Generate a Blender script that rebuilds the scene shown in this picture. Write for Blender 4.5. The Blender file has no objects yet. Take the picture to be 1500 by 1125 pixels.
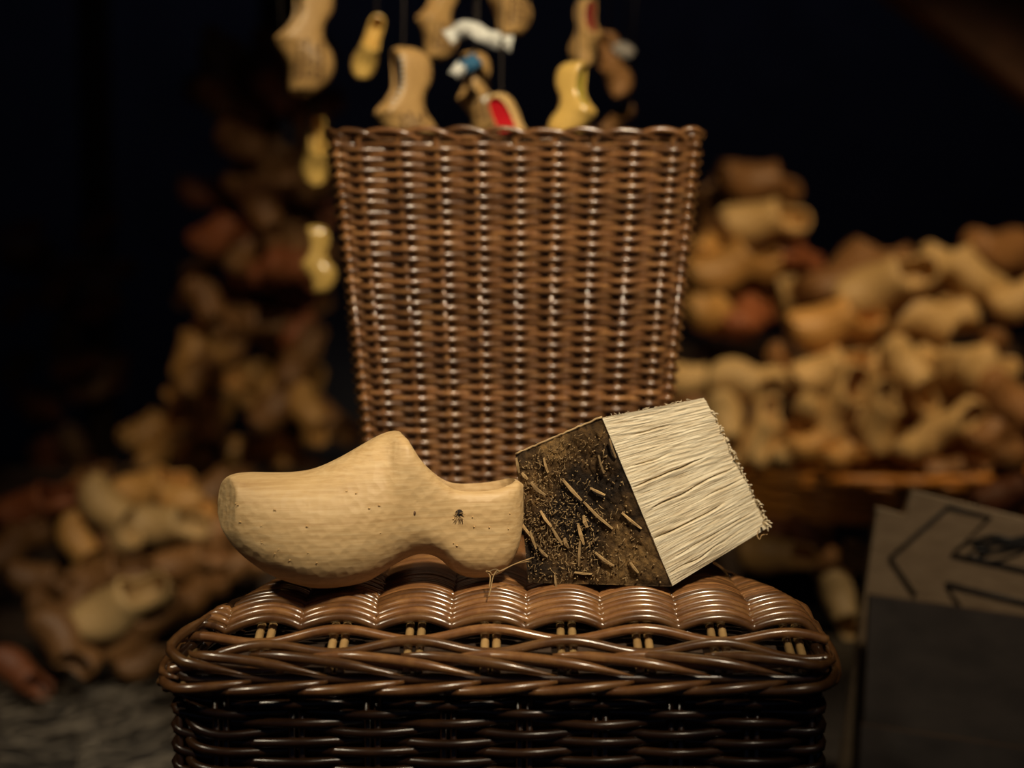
import bpy, bmesh, math, random
from mathutils import Vector, Matrix, Euler, noise
random.seed(7)
R = math.radians
scn = bpy.context.scene
col = scn.collection

# ------------------------------------------------------------------ camera
F = 2300.0; HCAM = 0.268; PITCH = math.atan((562.5-400)/F)
cam_d = bpy.data.cameras.new('camera'); cam = bpy.data.objects.new('camera', cam_d); col.objects.link(cam)
cam.location = (0, 0, HCAM); cam.rotation_euler = (math.pi/2-PITCH, 0, 0)
cam_d.sensor_width = 36; cam_d.lens = 36*F/1500
cam_d.clip_start = 0.05
cam_d.dof.use_dof = True; cam_d.dof.focus_distance = 1.345; cam_d.dof.aperture_fstop = 2.2
cam_d.dof.aperture_blades = 0
scn.camera = cam
# ------------------------------------------------------------------ world, exposure
w = bpy.data.worlds.new('dim_room'); scn.world = w; w.use_nodes = True
w.node_tree.nodes['Background'].inputs[0].default_value = (0.30, 0.36, 0.62, 1)
w.node_tree.nodes['Background'].inputs[1].default_value = 0.045
vs = scn.view_settings
vs.view_transform = 'Standard'; vs.look = 'None'; vs.exposure = 0.0; vs.gamma = 1.0; vs.use_curve_mapping = False

def spot(name, loc, target, energy, color, size, blend, radius):
    d = bpy.data.lights.new(name, 'SPOT'); d.energy = energy; d.color = color
    d.spot_size = R(size); d.spot_blend = blend; d.shadow_soft_size = radius
    o = bpy.data.objects.new(name, d); col.objects.link(o); o.location = loc
    o.rotation_euler = (Vector(target)-Vector(loc)).to_track_quat('-Z', 'Y').to_euler()
    return o
spot('key_spot', (0.45, 0.33, 1.34), (0.0, 1.55, 0.18), 150, (1.0, 0.85, 0.62), 32, 0.8, 0.085)
spot('left_spot', (-0.95, 0.75, 1.15), (-0.15, 1.35, 0.06), 30, (1.0, 0.86, 0.62), 26, 0.9, 0.05)
spot('added_sign_spot', (0.75, 1.0, 1.2), (0.62, 1.95, -0.08), 42, (1.0, 0.80, 0.55), 24, 1.0, 0.06)  # added to brighten the boards, not a lamp of the shop
spot('pile_spot', (1.0, 2.1, 1.55), (0.85, 3.4, 0.05), 85, (1.0, 0.70, 0.36), 52, 0.9, 0.06)
spot('left_heap_spot', (-0.75, 1.9, 1.3), (-0.66, 2.85, -0.3), 8, (1.0, 0.62, 0.28), 40, 0.9, 0.06)
spot('column_spot', (-0.9, 2.2, 1.5), (-0.60, 3.45, -0.15), 5.5, (1.0, 0.46, 0.16), 34, 1.0, 0.06)
spot('souvenir_spot', (0.10, 1.0, 1.25), (-0.04, 2.1, 0.56), 70, (1.0, 0.80, 0.50), 40, 0.8, 0.035)

def area(name, loc, target, energy, color, size):
    d = bpy.data.lights.new(name, 'AREA'); d.energy = energy; d.color = color; d.shape = 'RECTANGLE'; d.size = size; d.size_y = .3
    o = bpy.data.objects.new(name, d); col.objects.link(o); o.location = loc
    o.rotation_euler = (Vector(target)-Vector(loc)).to_track_quat('-Z', 'Y').to_euler(); return o
area('added_back_fill', (0, 4.9, 2.3), (0, 6.0, 0.6), 0.75, (0.45, 0.55, 1.0), 4.5)  # added cool fill on the back wall to lift the blacks, no real lamp

# ------------------------------------------------------------------ helpers
def ray(px, py):
    d = Vector(((px-750)/F, -(py-562.5)/F, -1.0))
    return Matrix.Rotation(math.pi/2-PITCH, 3, 'X') @ d
def P(px, py, y):
    """point of the place seen through that pixel, y metres ahead of the camera"""
    d = ray(px, py); return Vector((0, 0, HCAM)) + d*(y/d.y)

def link(o, parent=None):
    col.objects.link(o)
    if parent is not None: o.parent = parent
    return o
def mesh_obj(name, verts, faces, mat=None, parent=None, smooth=True, uvs=None):
    me = bpy.data.meshes.new(name); me.from_pydata([tuple(v) for v in verts], [], faces)
    if smooth: me.polygons.foreach_set('use_smooth', [True]*len(me.polygons))
    if uvs is not None:
        ul = me.uv_layers.new(name='UVMap')
        for lp in me.loops: ul.data[lp.index].uv = uvs[lp.vertex_index]
    if mat: me.materials.append(mat)
    me.update()
    return link(bpy.data.objects.new(name, me), parent)
def tag(o, label=None, cat=None, group=None, kind=None):
    if label: o['label'] = label
    if cat: o['category'] = cat
    if group: o['group'] = group
    if kind: o['kind'] = kind
    return o
def empty(name, loc=(0, 0, 0)):
    o = bpy.data.objects.new(name, None); col.objects.link(o); o.location = loc; o.empty_display_size = .05
    return o

def tube_geo(pts, r, seg=6, closed=False, flat=1.0, V=None, Fc=None, up=Vector((0, 0, 1))):
    """appends a tube to V/Fc. r: float or list"""
    if V is None: V, Fc = [], []
    n = len(pts); b0 = len(V)
    for i in range(n):
        if closed: t = pts[(i+1) % n]-pts[i-1]
        else: t = pts[min(i+1, n-1)]-pts[max(i-1, 0)]
        t.normalize()
        s = t.cross(up)
        if s.length < 1e-3: s = t.cross(Vector((0, 1, 0)))
        s.normalize(); u = s.cross(t).normalized()
        rr = r[i] if isinstance(r, (list, tuple)) else r
        for k in range(seg):
            a = 2*math.pi*k/seg
            V.append(pts[i] + s*(math.cos(a)*rr) + u*(math.sin(a)*rr*flat))
    m = n if closed else n-1
    for i in range(m):
        a = b0+i*seg; b = b0+((i+1) % n)*seg
        for k in range(seg):
            k2 = (k+1) % seg
            Fc.append((a+k, a+k2, b+k2, b+k))
    if not closed:
        Fc.append(tuple(b0+k for k in reversed(range(seg))))
        Fc.append(tuple(b0+(n-1)*seg+k for k in range(seg)))
    return V, Fc
def catmull(c, sub, closed=True):
    out = []; n = len(c)
    rng = range(n) if closed else range(n-1)
    for i in rng:
        if closed: p0, p1, p2, p3 = c[i-1], c[i], c[(i+1) % n], c[(i+2) % n]
        else: p0, p1, p2, p3 = c[max(i-1, 0)], c[i], c[i+1], c[min(i+2, n-1)]
        for s in range(sub):
            t = s/sub
            out.append(0.5*((2*p1)+(p2-p0)*t+(2*p0-5*p1+4*p2-p3)*t*t+(3*p1-p0-3*p2+p3)*t**3))
    if not closed: out.append(c[-1].copy())
    return out
def box_geo(c, sx, sy, sz, V=None, Fc=None, rot=None):
    if V is None: V, Fc = [], []
    b = len(V)
    for dz in (-1, 1):
        for dy in (-1, 1):
            for dx in (-1, 1):
                v = Vector((dx*sx/2, dy*sy/2, dz*sz/2))
                if rot is not None: v = rot @ v
                V.append(Vector(c)+v)
    for f in ((0, 2, 3, 1), (4, 5, 7, 6), (0, 1, 5, 4), (2, 6, 7, 3), (0, 4, 6, 2), (1, 3, 7, 5)):
        Fc.append(tuple(b+i for i in f))
    return V, Fc
def bevel(o, wdt=.003, seg=2):
    bm = bmesh.new(); bm.from_mesh(o.data)
    bmesh.ops.bevel(bm, geom=bm.edges[:], offset=wdt, segments=seg, affect='EDGES', profile=.6)
    bm.to_mesh(o.data); bm.free(); return o

# ------------------------------------------------------------------ materials
def nt(name):
    m = bpy.data.materials.new(name); m.use_nodes = True
    N = m.node_tree.nodes; L = m.node_tree.links; return m, N, L, N['Principled BSDF']
def ramp(N, stops):
    r = N.new('ShaderNodeValToRGB'); e = r.color_ramp.elements
    e[0].position, e[0].color = stops[0][0], (*stops[0][1], 1)
    e[1].position, e[1].color = stops[-1][0], (*stops[-1][1], 1)
    for p, c in stops[1:-1]:
        x = e.new(p); x.color = (*c, 1)
    return r
def wood(name, stops, rough=.55, scale=(4, 40, 40), bump=.25, hammer=0, coat=0, coord='Object', vary=0.25, nscale=6, dist=.002, hscale=150):
    m, N, L, B = nt(name)
    tc = N.new('ShaderNodeTexCoord'); mp = N.new('ShaderNodeMapping'); mp.inputs['Scale'].default_value = scale
    L.new(tc.outputs[coord], mp.inputs[0])
    oi = N.new('ShaderNodeObjectInfo')
    ns = N.new('ShaderNodeTexNoise'); ns.noise_dimensions = '4D'
    ns.inputs['Scale'].default_value = nscale; ns.inputs['Detail'].default_value = 6; ns.inputs['Roughness'].default_value = .65
    L.new(mp.outputs[0], ns.inputs['Vector'])
    mw = N.new('ShaderNodeMath'); mw.operation = 'MULTIPLY'; mw.inputs[1].default_value = 40
    L.new(oi.outputs['Random'], mw.inputs[0]); L.new(mw.outputs[0], ns.inputs['W'])
    rp = ramp(N, stops); L.new(ns.outputs[0], rp.inputs[0])
    hsv = N.new('ShaderNodeHueSaturation')
    ma = N.new('ShaderNodeMapRange'); ma.inputs[3].default_value = 1-vary; ma.inputs[4].default_value = 1+vary
    L.new(oi.outputs['Random'], ma.inputs[0]); L.new(ma.outputs[0], hsv.inputs['Value']); L.new(rp.outputs[0], hsv.inputs['Color'])
    L.new(hsv.outputs[0], B.inputs['Base Color'])
    B.inputs['Roughness'].default_value = rough
    if coat:
        B.inputs['Coat Weight'].default_value = coat; B.inputs['Coat Roughness'].default_value = .18
    bp = N.new('ShaderNodeBump'); bp.inputs['Strength'].default_value = bump; bp.inputs['Distance'].default_value = dist
    L.new(ns.outputs[0], bp.inputs['Height'])
    if hammer:
        vo = N.new('ShaderNodeTexVoronoi'); vo.feature = 'SMOOTH_F1'; vo.inputs['Scale'].default_value = hscale
        vo.inputs['Smoothness'].default_value = .35
        L.new(tc.outputs['Object'], vo.inputs['Vector'])
        b2 = N.new('ShaderNodeBump'); b2.inputs['Strength'].default_value = hammer; b2.inputs['Distance'].default_value = .004
        L.new(vo.outputs[0], b2.inputs['Height']); L.new(bp.outputs[0], b2.inputs['Normal'])
        L.new(b2.outputs[0], B.inputs['Normal'])
    else: L.new(bp.outputs[0], B.inputs['Normal'])
    return m
M = {}
M['clog'] = wood('carved_poplar', [(.25, (.42, .25, .10)), (.5, (.57, .38, .175)), (.75, (.67, .48, .25))], .55, (4, 30, 90), .25, hammer=.19, vary=0, nscale=4, dist=.0008, hscale=130)
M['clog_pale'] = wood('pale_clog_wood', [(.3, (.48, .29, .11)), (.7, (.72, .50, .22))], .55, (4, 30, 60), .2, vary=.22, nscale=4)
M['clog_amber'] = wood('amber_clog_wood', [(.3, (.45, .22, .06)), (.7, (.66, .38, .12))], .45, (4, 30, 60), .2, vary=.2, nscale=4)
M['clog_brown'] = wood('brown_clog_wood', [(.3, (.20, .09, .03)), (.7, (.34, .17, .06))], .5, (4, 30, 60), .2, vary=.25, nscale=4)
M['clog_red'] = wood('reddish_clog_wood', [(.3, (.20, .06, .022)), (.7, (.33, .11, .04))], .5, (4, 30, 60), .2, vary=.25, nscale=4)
M['varnish'] = wood('varnished_yellow_clog', [(.3, (.62, .38, .09)), (.7, (.80, .56, .18))], .2, (4, 20, 30), .05, vary=.05, nscale=4, coat=1)
M['carved'] = wood('etched_clog_wood', [(.35, (.36, .20, .07)), (.7, (.62, .41, .17))], .4, (4, 20, 30), .1, vary=.08, nscale=5)
M['paleend'] = wood('split_wood', [(.30, (.34, .24, .13)), (.44, (.62, .51, .34)), (.62, (.80, .71, .53))], .85, (1.2, 38, 1), 1.0, vary=0, coord='UV', nscale=3, dist=.0016)
def bark_mat():
    m, N, L, B = nt('dark_bark'); tc = N.new('ShaderNodeTexCoord')
    n1 = N.new('ShaderNodeTexNoise'); n1.inputs['Scale'].default_value = 16; n1.inputs['Detail'].default_value = 5
    n2 = N.new('ShaderNodeTexNoise'); n2.inputs['Scale'].default_value = 190; n2.inputs['Detail'].default_value = 8; n2.inputs['Roughness'].default_value = .75
    L.new(tc.outputs['Object'], n1.inputs['Vector']); L.new(tc.outputs['Object'], n2.inputs['Vector'])
    r1 = ramp(N, [(.42, (.022, .013, .007)), (.52, (.10, .055, .020)), (.62, (.23, .135, .05))]); L.new(n1.outputs[0], r1.inputs[0])
    r2 = ramp(N, [(.35, (.25, .22, .2)), (.55, (1, 1, 1)), (.66, (1.6, 1.5, 1.3)), (.74, (3.2, 2.9, 2.3))]); L.new(n2.outputs[0], r2.inputs[0])
    mx = N.new('ShaderNodeMix'); mx.data_type = 'RGBA'; mx.blend_type = 'MULTIPLY'; mx.inputs[0].default_value = 1
    L.new(r1.outputs[0], mx.inputs[6]); L.new(r2.outputs[0], mx.inputs[7]); L.new(mx.outputs[2], B.inputs['Base Color'])
    B.inputs['Roughness'].default_value = .75; B.inputs['Specular IOR Level'].default_value = .2
    b_ = N.new('ShaderNodeBump'); b_.inputs['Strength'].default_value = .8; b_.inputs['Distance'].default_value = .0025
    L.new(n2.outputs[0], b_.inputs['Height']); L.new(b_.outputs[0], B.inputs['Normal']); return m
M['bark'] = bark_mat()
M['barkedge'] = wood('bark_rim', [(.3, (.35, .22, .10)), (.7, (.60, .43, .22))], .8, (1, 1, 1), .5, vary=.3, nscale=90)
M['chip'] = wood('dry_chip', [(.3, (.17, .10, .04)), (.7, (.46, .30, .13))], .8, (1, 1, 1), .5, vary=.45, nscale=120)
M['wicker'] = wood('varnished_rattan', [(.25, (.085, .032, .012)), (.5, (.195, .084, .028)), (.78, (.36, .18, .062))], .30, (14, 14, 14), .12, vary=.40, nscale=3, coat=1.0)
M['wicker_shaded'] = wood('shaded_rattan', [(.25, (.022, .009, .005)), (.55, (.055, .024, .010)), (.8, (.10, .045, .018))], .28, (14, 14, 14), .12, vary=.3, nscale=3, coat=.3)  # same rattan below the seat rim, its shade put into a darker colour
M['wicker_pale'] = wood('worn_rattan', [(.25, (.34, .19, .07)), (.75, (.55, .36, .15))], .35, (14, 14, 14), .1, vary=.2, nscale=3, coat=.2)
M['tray'] = wood('orange_rattan', [(.25, (.34, .12, .018)), (.75, (.68, .29, .05))], .4, (14, 14, 14), .15, vary=.25, nscale=3)
M['ply'] = wood('plywood', [(.3, (.20, .135, .075)), (.7, (.33, .235, .14))], .7, (3, 30, 40), .15, vary=.05, nscale=3)
M['plyedge'] = wood('cut_plywood_edge', [(.3, (.42, .31, .19)), (.7, (.6, .46, .30))], .7, (3, 30, 40), .1, vary=.05, nscale=3)
M['slate'] = wood('dark_board', [(.3, (.045, .038, .034)), (.7, (.085, .070, .060))], .6, (3, 8, 8), .1, vary=.05, nscale=4)
M['darkwood'] = wood('dark_timber', [(.3, (.03, .017, .010)), (.7, (.08, .045, .025))], .7, (2, 12, 12), .3, vary=.2, nscale=4)
M['beam'] = wood('ceiling_timber', [(.3, (.06, .026, .014)), (.7, (.15, .07, .038))], .8, (3, 3, 3), .3, vary=.1, nscale=3)
M['floor'] = wood('floor_boards', [(.3, (.035, .030, .026)), (.7, (.10, .085, .07))], .7, (2, 14, 14), .4, vary=.3, nscale=4)
M['shaving'] = wood('grey_shavings', [(.3, (.16, .13, .10)), (.7, (.36, .30, .22))], .8, (10, 10, 10), .2, vary=.3, nscale=4)
M['wall'] = wood('rough_dark_plaster', [(.3, (.10, .10, .12)), (.7, (.15, .15, .18))], .9, (2, 2, 2), .4, vary=0, nscale=3)
def flat(name, c, rough=.6, **k):
    m, N, L, B = nt(name); B.inputs['Base Color'].default_value = (*c, 1); B.inputs['Roughness'].default_value = rough
    n = N.new('ShaderNodeTexNoise'); n.inputs['Scale'].default_value = 300
    b = N.new('ShaderNodeBump'); b.inputs['Strength'].default_value = .1; b.inputs['Distance'].default_value = .0005
    L.new(n.outputs[0], b.inputs['Height']); L.new(b.outputs[0], B.inputs['Normal']); return m
M['ink'] = flat('black_marker', (.012, .010, .009), .5)
M['knot'] = flat('knot_hole', (.015, .008, .004), .9)
M['red'] = flat('red_paint', (.55, .012, .02), .35)
M['blue'] = flat('blue_ribbon_cloth', (.02, .12, .26), .7)
M['white'] = flat('white_card', (.72, .74, .74), .7)
M['green'] = flat('yellow_green_paint', (.36, .34, .03), .3)
M['brownink'] = flat('burnt_script', (.09, .04, .015), .7)
M['string'] = flat('dark_string', (.05, .04, .035), .8)
M['greywhite'] = flat('soft_white_fluff', (.30, .27, .24), .9)

# ------------------------------------------------------------------ the room
def slab(name, c, s, m, kind='structure'):
    V, Fc = box_geo(c, *s); o = mesh_obj(name, V, Fc, m, smooth=False); o['kind'] = kind; return o
FZ = -0.45
floor = slab('floor', (0, 2.6, FZ-.04), (6.4, 7.2, .06), M['floor'])
for i in range(24):
    for j in range(2):
        x0 = -3.15+i*.265
        V, Fc = box_geo((x0, .6+3.62*j+1.8*((i*7) % 3-1)*.2, FZ-.007+random.uniform(-.0015, .001)), .258, 3.6, .012)
        o = mesh_obj('floor_plank', V, Fc, M['floor'], floor, smooth=False)
slab('wall_back', (0, 6.1, 1.0), (6.4, .1, 3.0), M['wall'])
slab('wall_left', (-3.2, 2.6, 1.0), (.1, 7.2, 3.0), M['wall'])
slab('wall_right', (3.2, 2.6, 1.0), (.1, 7.2, 3.0), M['wall'])
slab('ceiling', (0, 2.6, 2.5), (6.4, 7.2, .06), M['wall'])
# sloping timber at top right
a = P(1300, -20, 3.6); b = P(1520, 152, 3.6)
d = (b-a).normalized(); upv = Vector((-d.z, 0, d.x))
if upv.z < 0: upv = -upv
V = []
for yy in (0, .12):
    for q in (a-d*.6, b+d*.9, b+d*.9+upv*.34, a-d*.6+upv*.34): V.append(q+Vector((0, yy, 0)))
o = mesh_obj('trim_1', V, [(0, 1, 2, 3), (7, 6, 5, 4), (0, 4, 5, 1), (1, 5, 6, 2), (2, 6, 7, 3), (3, 7, 4, 0)], M['beam'], smooth=False)
bevel(o, .01, 1); o['kind'] = 'structure'

# ------------------------------------------------------------------ clog mesh
TAB = [  # x, top, bottom, half width
 (0.003, .318, .245, .030), (.014, .345, .205, .062), (.045, .370, .152, .102), (.10, .378, .096, .140), (.17, .376, .048, .166), (.25, .376, .016, .184),
 (.32, .388, .001, .192), (.40, .423, .003, .190), (.48, .468, .018, .178), (.53, .494, .044, .166), (.567, .503, .068, .158),
 (.605, .492, .088, .150), (.64, .44, .100, .143), (.68, .390, .100, .136), (.72, .352, .082, .130), (.76, .328, .044, .128),
 (.80, .320, .022, .128), (.85, .320, .016, .128), (.90, .323, .022, .124), (.94, .330, .046, .110), (.975, .337, .10, .080), (.994, .326, .17, .042)]
def interp(tab, x):
    if x <= tab[0][0]: return tab[0][1:]
    for i in range(len(tab)-1):
        if x <= tab[i+1][0]:
            p1, p2 = tab[i], tab[i+1]; p0 = tab[max(i-1, 0)]; p3 = tab[min(i+2, len(tab)-1)]
            h = p2[0]-p1[0]; t = (x-p1[0])/h; res = []
            for k in range(1, len(p1)):
                m1 = (p2[k]-p0[k])/max(p2[0]-p0[0], 1e-6)*h; m2 = (p3[k]-p1[k])/max(p3[0]-p1[0], 1e-6)*h
                res.append((2*t**3-3*t*t+1)*p1[k]+(t**3-2*t*t+t)*m1+(-2*t**3+3*t*t)*p2[k]+(t**3-t*t)*m2)
            return res
    return tab[-1][1:]
def loft(tab, nsec, nring, ex=2.3, wide=.38):
    xs = [tab[0][0]+(tab[-1][0]-tab[0][0])*(.5-.5*math.cos(math.pi*(i/(nsec-1)))) for i in range(nsec)]
    V, Fc = [], []
    for x in xs:
        t, b, hw = interp(tab, x)
        zc = b+(t-b)*wide
        for k in range(nring):
            a = 2*math.pi*k/nring; ca, sa = math.cos(a), math.sin(a)
            y = math.copysign(abs(ca)**(2/ex), ca)*hw
            ext = ex+4.0*min(1, max(0, (x-.55)/.06)) if (sa > 0 and ex < 2.5) else ex
            z = zc+(abs(sa)**(2/ext))*((t-zc) if sa > 0 else -(zc-b))
            if sa > 0: y = math.copysign(abs(ca)**(2/ext), ca)*hw*(1-.20*abs(sa)**1.5*min(1, max(0, (x-.15)/.3))*(1-min(1, max(0, (x-.56)/.06))))
            V.append(Vector((x, y, z)))
    n = len(xs)
    for i in range(n-1):
        for k in range(nring):
            k2 = (k+1) % nring
            Fc.append((i*nring+k, i*nring+k2, (i+1)*nring+k2, (i+1)*nring+k))
    t, b, _ = interp(tab, xs[0]); V.append(Vector((tab[0][0]-.001, 0, (t+b)/2))); c0 = len(V)-1
    t, b, _ = interp(tab, xs[-1]); V.append(Vector((tab[-1][0]+.006, 0, (t+b)/2))); c1 = len(V)-1
    for k in range(nring):
        k2 = (k+1) % nring
        Fc.append((c0, k2, k)); Fc.append((c1, (n-1)*nring+k, (n-1)*nring+k2))
    return V, Fc
CAV = [(.30, .20, .14, .03), (.33, .25, .10, .08), (.40, .33, .07, .125), (.50, .41, .085, .128), (.56, .455, .105, .122), (.60, .50, .12, .117), (.64, .56, .13, .110),
       (.70, .62, .13, .102), (.78, .62, .12, .098), (.86, .62, .11, .096), (.92, .62, .12, .082), (.955, .62, .16, .055), (.968, .60, .22, .03)]
def clog_mesh(name, nsec, nring, facet=True):
    V, Fc = loft(TAB, nsec, nring)
    if facet:
        n = Vector((-.90, -.40, .16)).normalized(); p0 = Vector((.050, -.07, .30))
        for i, v in enumerate(V):
            e = n.dot(v-p0)
            if e > 0: V[i] = v-n*e*.93
    outer = mesh_obj('tmp', V, Fc)
    V2, F2 = loft(CAV, nsec, max(16, nring//2), ex=2.6, wide=.5)
    inner = mesh_obj('tmp2', V2, F2)
    md = outer.modifiers.new('b', 'BOOLEAN'); md.object = inner; md.operation = 'DIFFERENCE'; md.solver = 'EXACT'
    dg = bpy.context.evaluated_depsgraph_get()
    me = bpy.data.meshes.new_from_object(outer.evaluated_get(dg)); me.name = name
    bpy.data.objects.remove(outer); bpy.data.objects.remove(inner)
    bm = bmesh.new(); bm.from_mesh(me)
    bmesh.ops.remove_doubles(bm, verts=bm.verts, dist=1e-5)
    sharp = [e for e in bm.edges if len(e.link_faces) == 2 and e.calc_face_angle(0) > R(42)]
    if nring > 30 and sharp:
        try: bmesh.ops.bevel(bm, geom=sharp, offset=.006, segments=2, affect='EDGES', profile=.6, clamp_overlap=True)
        except Exception: pass
    bm.to_mesh(me); bm.free()
    me.polygons.foreach_set('use_smooth', [True]*len(me.polygons)); me.materials.clear()
    return me

# main clog
L = .2625
me = clog_mesh('wooden_clog', 90, 72)
me.transform(Matrix.Scale(L, 4)); me.materials.append(M['clog'])
clog = bpy.data.objects.new('wooden_clog', me); col.objects.link(clog)
clog.location = P(317, 862, 1.31); clog.location.z = .0005; clog.location.y = 1.315
clog.rotation_euler = (0, 0, R(9))
tag(clog, 'large unpainted pale wooden clog lying on the wicker chair seat, toe to the left', 'clog')
from mathutils.bvhtree import BVHTree
bm_ = bmesh.new(); bm_.from_mesh(me); BV = BVHTree.FromBMesh(bm_); bm_.free()
def on_clog(x, z):
    """point of the near flank, local coordinates"""
    h = BV.ray_cast(Vector((x*L, -.5, z*L)), Vector((0, 1, 0)))[0]
    return h if h is not None else Vector((x*L, 0, z*L))
def disc(name, c, rx, rz, mat, parent, dep=.0012, n=14):
    V = []; Fc = []
    for k in range(n):
        a = 2*math.pi*k/n; j = 1+.25*noise.noise(Vector((k*1.7, c.x*90, 3)))
        V.append(c+Vector((math.cos(a)*rx*j, .0015, math.sin(a)*rz*j)))
    for k in range(n): V.append(c+Vector((math.cos(2*math.pi*k/n)*rx*.75, -dep, math.sin(2*math.pi*k/n)*rz*.75)))
    for k in range(n): Fc.append((k, (k+1) % n, n+(k+1) % n, n+k))
    Fc.append(tuple(range(n, 2*n)))
    return mesh_obj(name, V, Fc, mat, parent)
kc = on_clog(.770, .248)
kn = disc('knot', kc, .0042, .0042, M['knot'], clog, .0006); kn['label'] = 'dark open knot hole'
V, Fc = [], []
for i in range(16):
    a = random.uniform(0, 2*math.pi); r0 = random.uniform(.0008, .003); r1 = r0+random.uniform(.0015, .0035)
    a2 = a+random.uniform(-.5, .5)
    p = kc+Vector((math.cos(a)*r0, -.0012, math.sin(a)*r0-.001)); q = kc+Vector((math.cos(a2)*r1, -.0022, math.sin(a2)*r1-.0022))
    tube_geo([p, q], [.00045, .0002], 4, V=V, Fc=Fc)
for dx in (-.0028, 0, .0025): tube_geo([kc+Vector((dx, -.001, -.003)), kc+Vector((dx*1.2, -.001, -.0085))], [.0004, .00015], 4, V=V, Fc=Fc)
o = mesh_obj('splinter', V, Fc, M['chip'], clog); o['kind'] = 'stuff'
c2 = on_clog(.625, .255); k2 = disc('knot', c2, .0013, .0026, M['brownink'], clog, .0003); k2['label'] = 'small closed brown knot'
V, Fc = [], []
for i in range(26):
    x = random.uniform(.05, .95); t, b, hw = interp(TAB, x); z = random.uniform(b+.05, t-.08)
    p = on_clog(x, z); s = random.uniform(.0003, .0008)
    tube_geo([p+Vector((0, -.0002, 0)), p+Vector((random.uniform(-1, 1)*s*2, -.0009, random.uniform(-1, 1)*s*2))], s, 5, V=V, Fc=Fc)
o = mesh_obj('sawdust_crumbs', V, Fc, M['clog_pale'], clog); o['kind'] = 'stuff'

# ------------------------------------------------------------------ wicker chair
chair = empty('wicker_chair', (0, 1.42, FZ))
tag(chair, 'brown varnished wicker chair with boxy seat and tall flared woven back', 'chair')
CH = Vector((0, 1.42, FZ))
def ch(name, V, Fc, m):
    return mesh_obj(name, [v-CH for v in V], Fc, m, chair)
# --- seat
ST0, STP = -.0175, .0625      # stake pairs
def seat_z(x, y):
    s = max(0, (1.335-y)/.10)
    return -.0125 - .040*min(s, 1.3)**1.6 - .010*(abs(x)/.26)**4
OUT = [(1.235, -.272, .250), (1.255, -.280, .258), (1.29, -.270, .259), (1.33, -.246, .246), (1.38, -.224, .232), (1.44, -.206, .214), (1.52, -.183, .19), (1.64, -.170, .176)]
def edge(y):
    a, b = interp(OUT, y); return a, b
def amp(y, x, row):
    t = ((x-ST0)/STP+.56+.03*noise.noise(Vector((y*9, math.floor((x-ST0)/STP+.56)*3.3, 1)))) % 1
    if t < .60: h = math.sin(.5*math.pi*t/.60)**.85
    else: h = math.cos(.5*math.pi*(t-.60)/.40*.80)
    return .0098*h
rows = []; y = 1.243
k = 0
while y < 1.625:
    rows.append(y); y += .0135 if k < 3 else .0078; k += 1
for r_i, y0 in enumerate(rows):
    xa, xb = edge(y0)
    pts = []; n = 170
    for i in range(n+1):
        x = xa+(xb-xa)*i/n
        fade = min(1, max(0, (y0-1.25)/.08))
        yy = y0 + .020*fade*(abs(x)/.25)**3*min(1, max(0, (1.62-y0)/.1)) + .0010*noise.noise(Vector((x*12, r_i*3.1, 0)))
        if r_i < 3:
            z = seat_z(x, yy)+.0048+.0048*math.cos(math.pi*(x-ST0)/STP+math.pi*r_i)
        else: z = seat_z(x, yy)+amp(yy, x, r_i)
        z += .0009*noise.noise(Vector((x*9, r_i*1.3, 5)))
        e = min(x-xa, xb-x)
        if e < .020 and y0 > 1.28: z -= (.020-e)**2*45
        pts.append(Vector((x, yy, z)))
    V, Fc = tube_geo(pts, .0040 if r_i > 2 else .0043, 8)
    ch('seat_strand', V, Fc, M['wicker'])
k0 = -4
for k in range(-4, 5):
    for s in (-.0048, .0048):
        x = ST0+k*STP+s
        pts = []
        for i in range(30):
            yy = 1.238+.385*i/29; a_, b_ = edge(yy)
            if x < a_+.01 or x > b_-.01: continue
            pts.append(Vector((x, yy, seat_z(x, yy)-(.0008 if yy < 1.275 else .003))))
        if len(pts) > 3:
            V, Fc = tube_geo(pts, .0036, 8); ch('seat_stake', V, Fc, M['wicker_pale'])
# a dark liner board under the seat weave
V = []; 
ys = [1.245+.375*i/20 for i in range(21)]
for yy in ys:
    a_, b_ = edge(yy)
    for i in range(13):
        x = a_+.006+(b_-a_-.012)*i/12; V.append(Vector((x, yy, seat_z(x, yy)-.020)))
Fc = [(j*13+i, j*13+i+1, (j+1)*13+i+1, (j+1)*13+i) for j in range(20) for i in range(12)]
nb = len(V); V += [v-Vector((0, 0, .006)) for v in V]
Fc += [tuple(nb+q for q in reversed(f)) for f in list(Fc)]
ch('seat_board', V, Fc, M['darkwood'])
# side edge strands of the seat (left and right)
for sgn, col_i in ((0, 0), (1, 1)):
    for lay in range(3):
        pts = []
        for i in range(40):
            yy = 1.25+.37*i/39; e = edge(yy)[col_i]; sg = -1 if col_i == 0 else 1
            ph = 2*math.pi*i/7+lay*2.1
            pts.append(Vector((e+sg*(.002+.003*math.cos(ph)), yy+.015*min(1, max(0, (yy-1.25)/.08)), seat_z(e, yy)-.006-.003*math.sin(ph)-lay*.003)))
        V, Fc = tube_geo(pts, .0038, 8); ch('edge_strand', V, Fc, M['wicker'])
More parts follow.
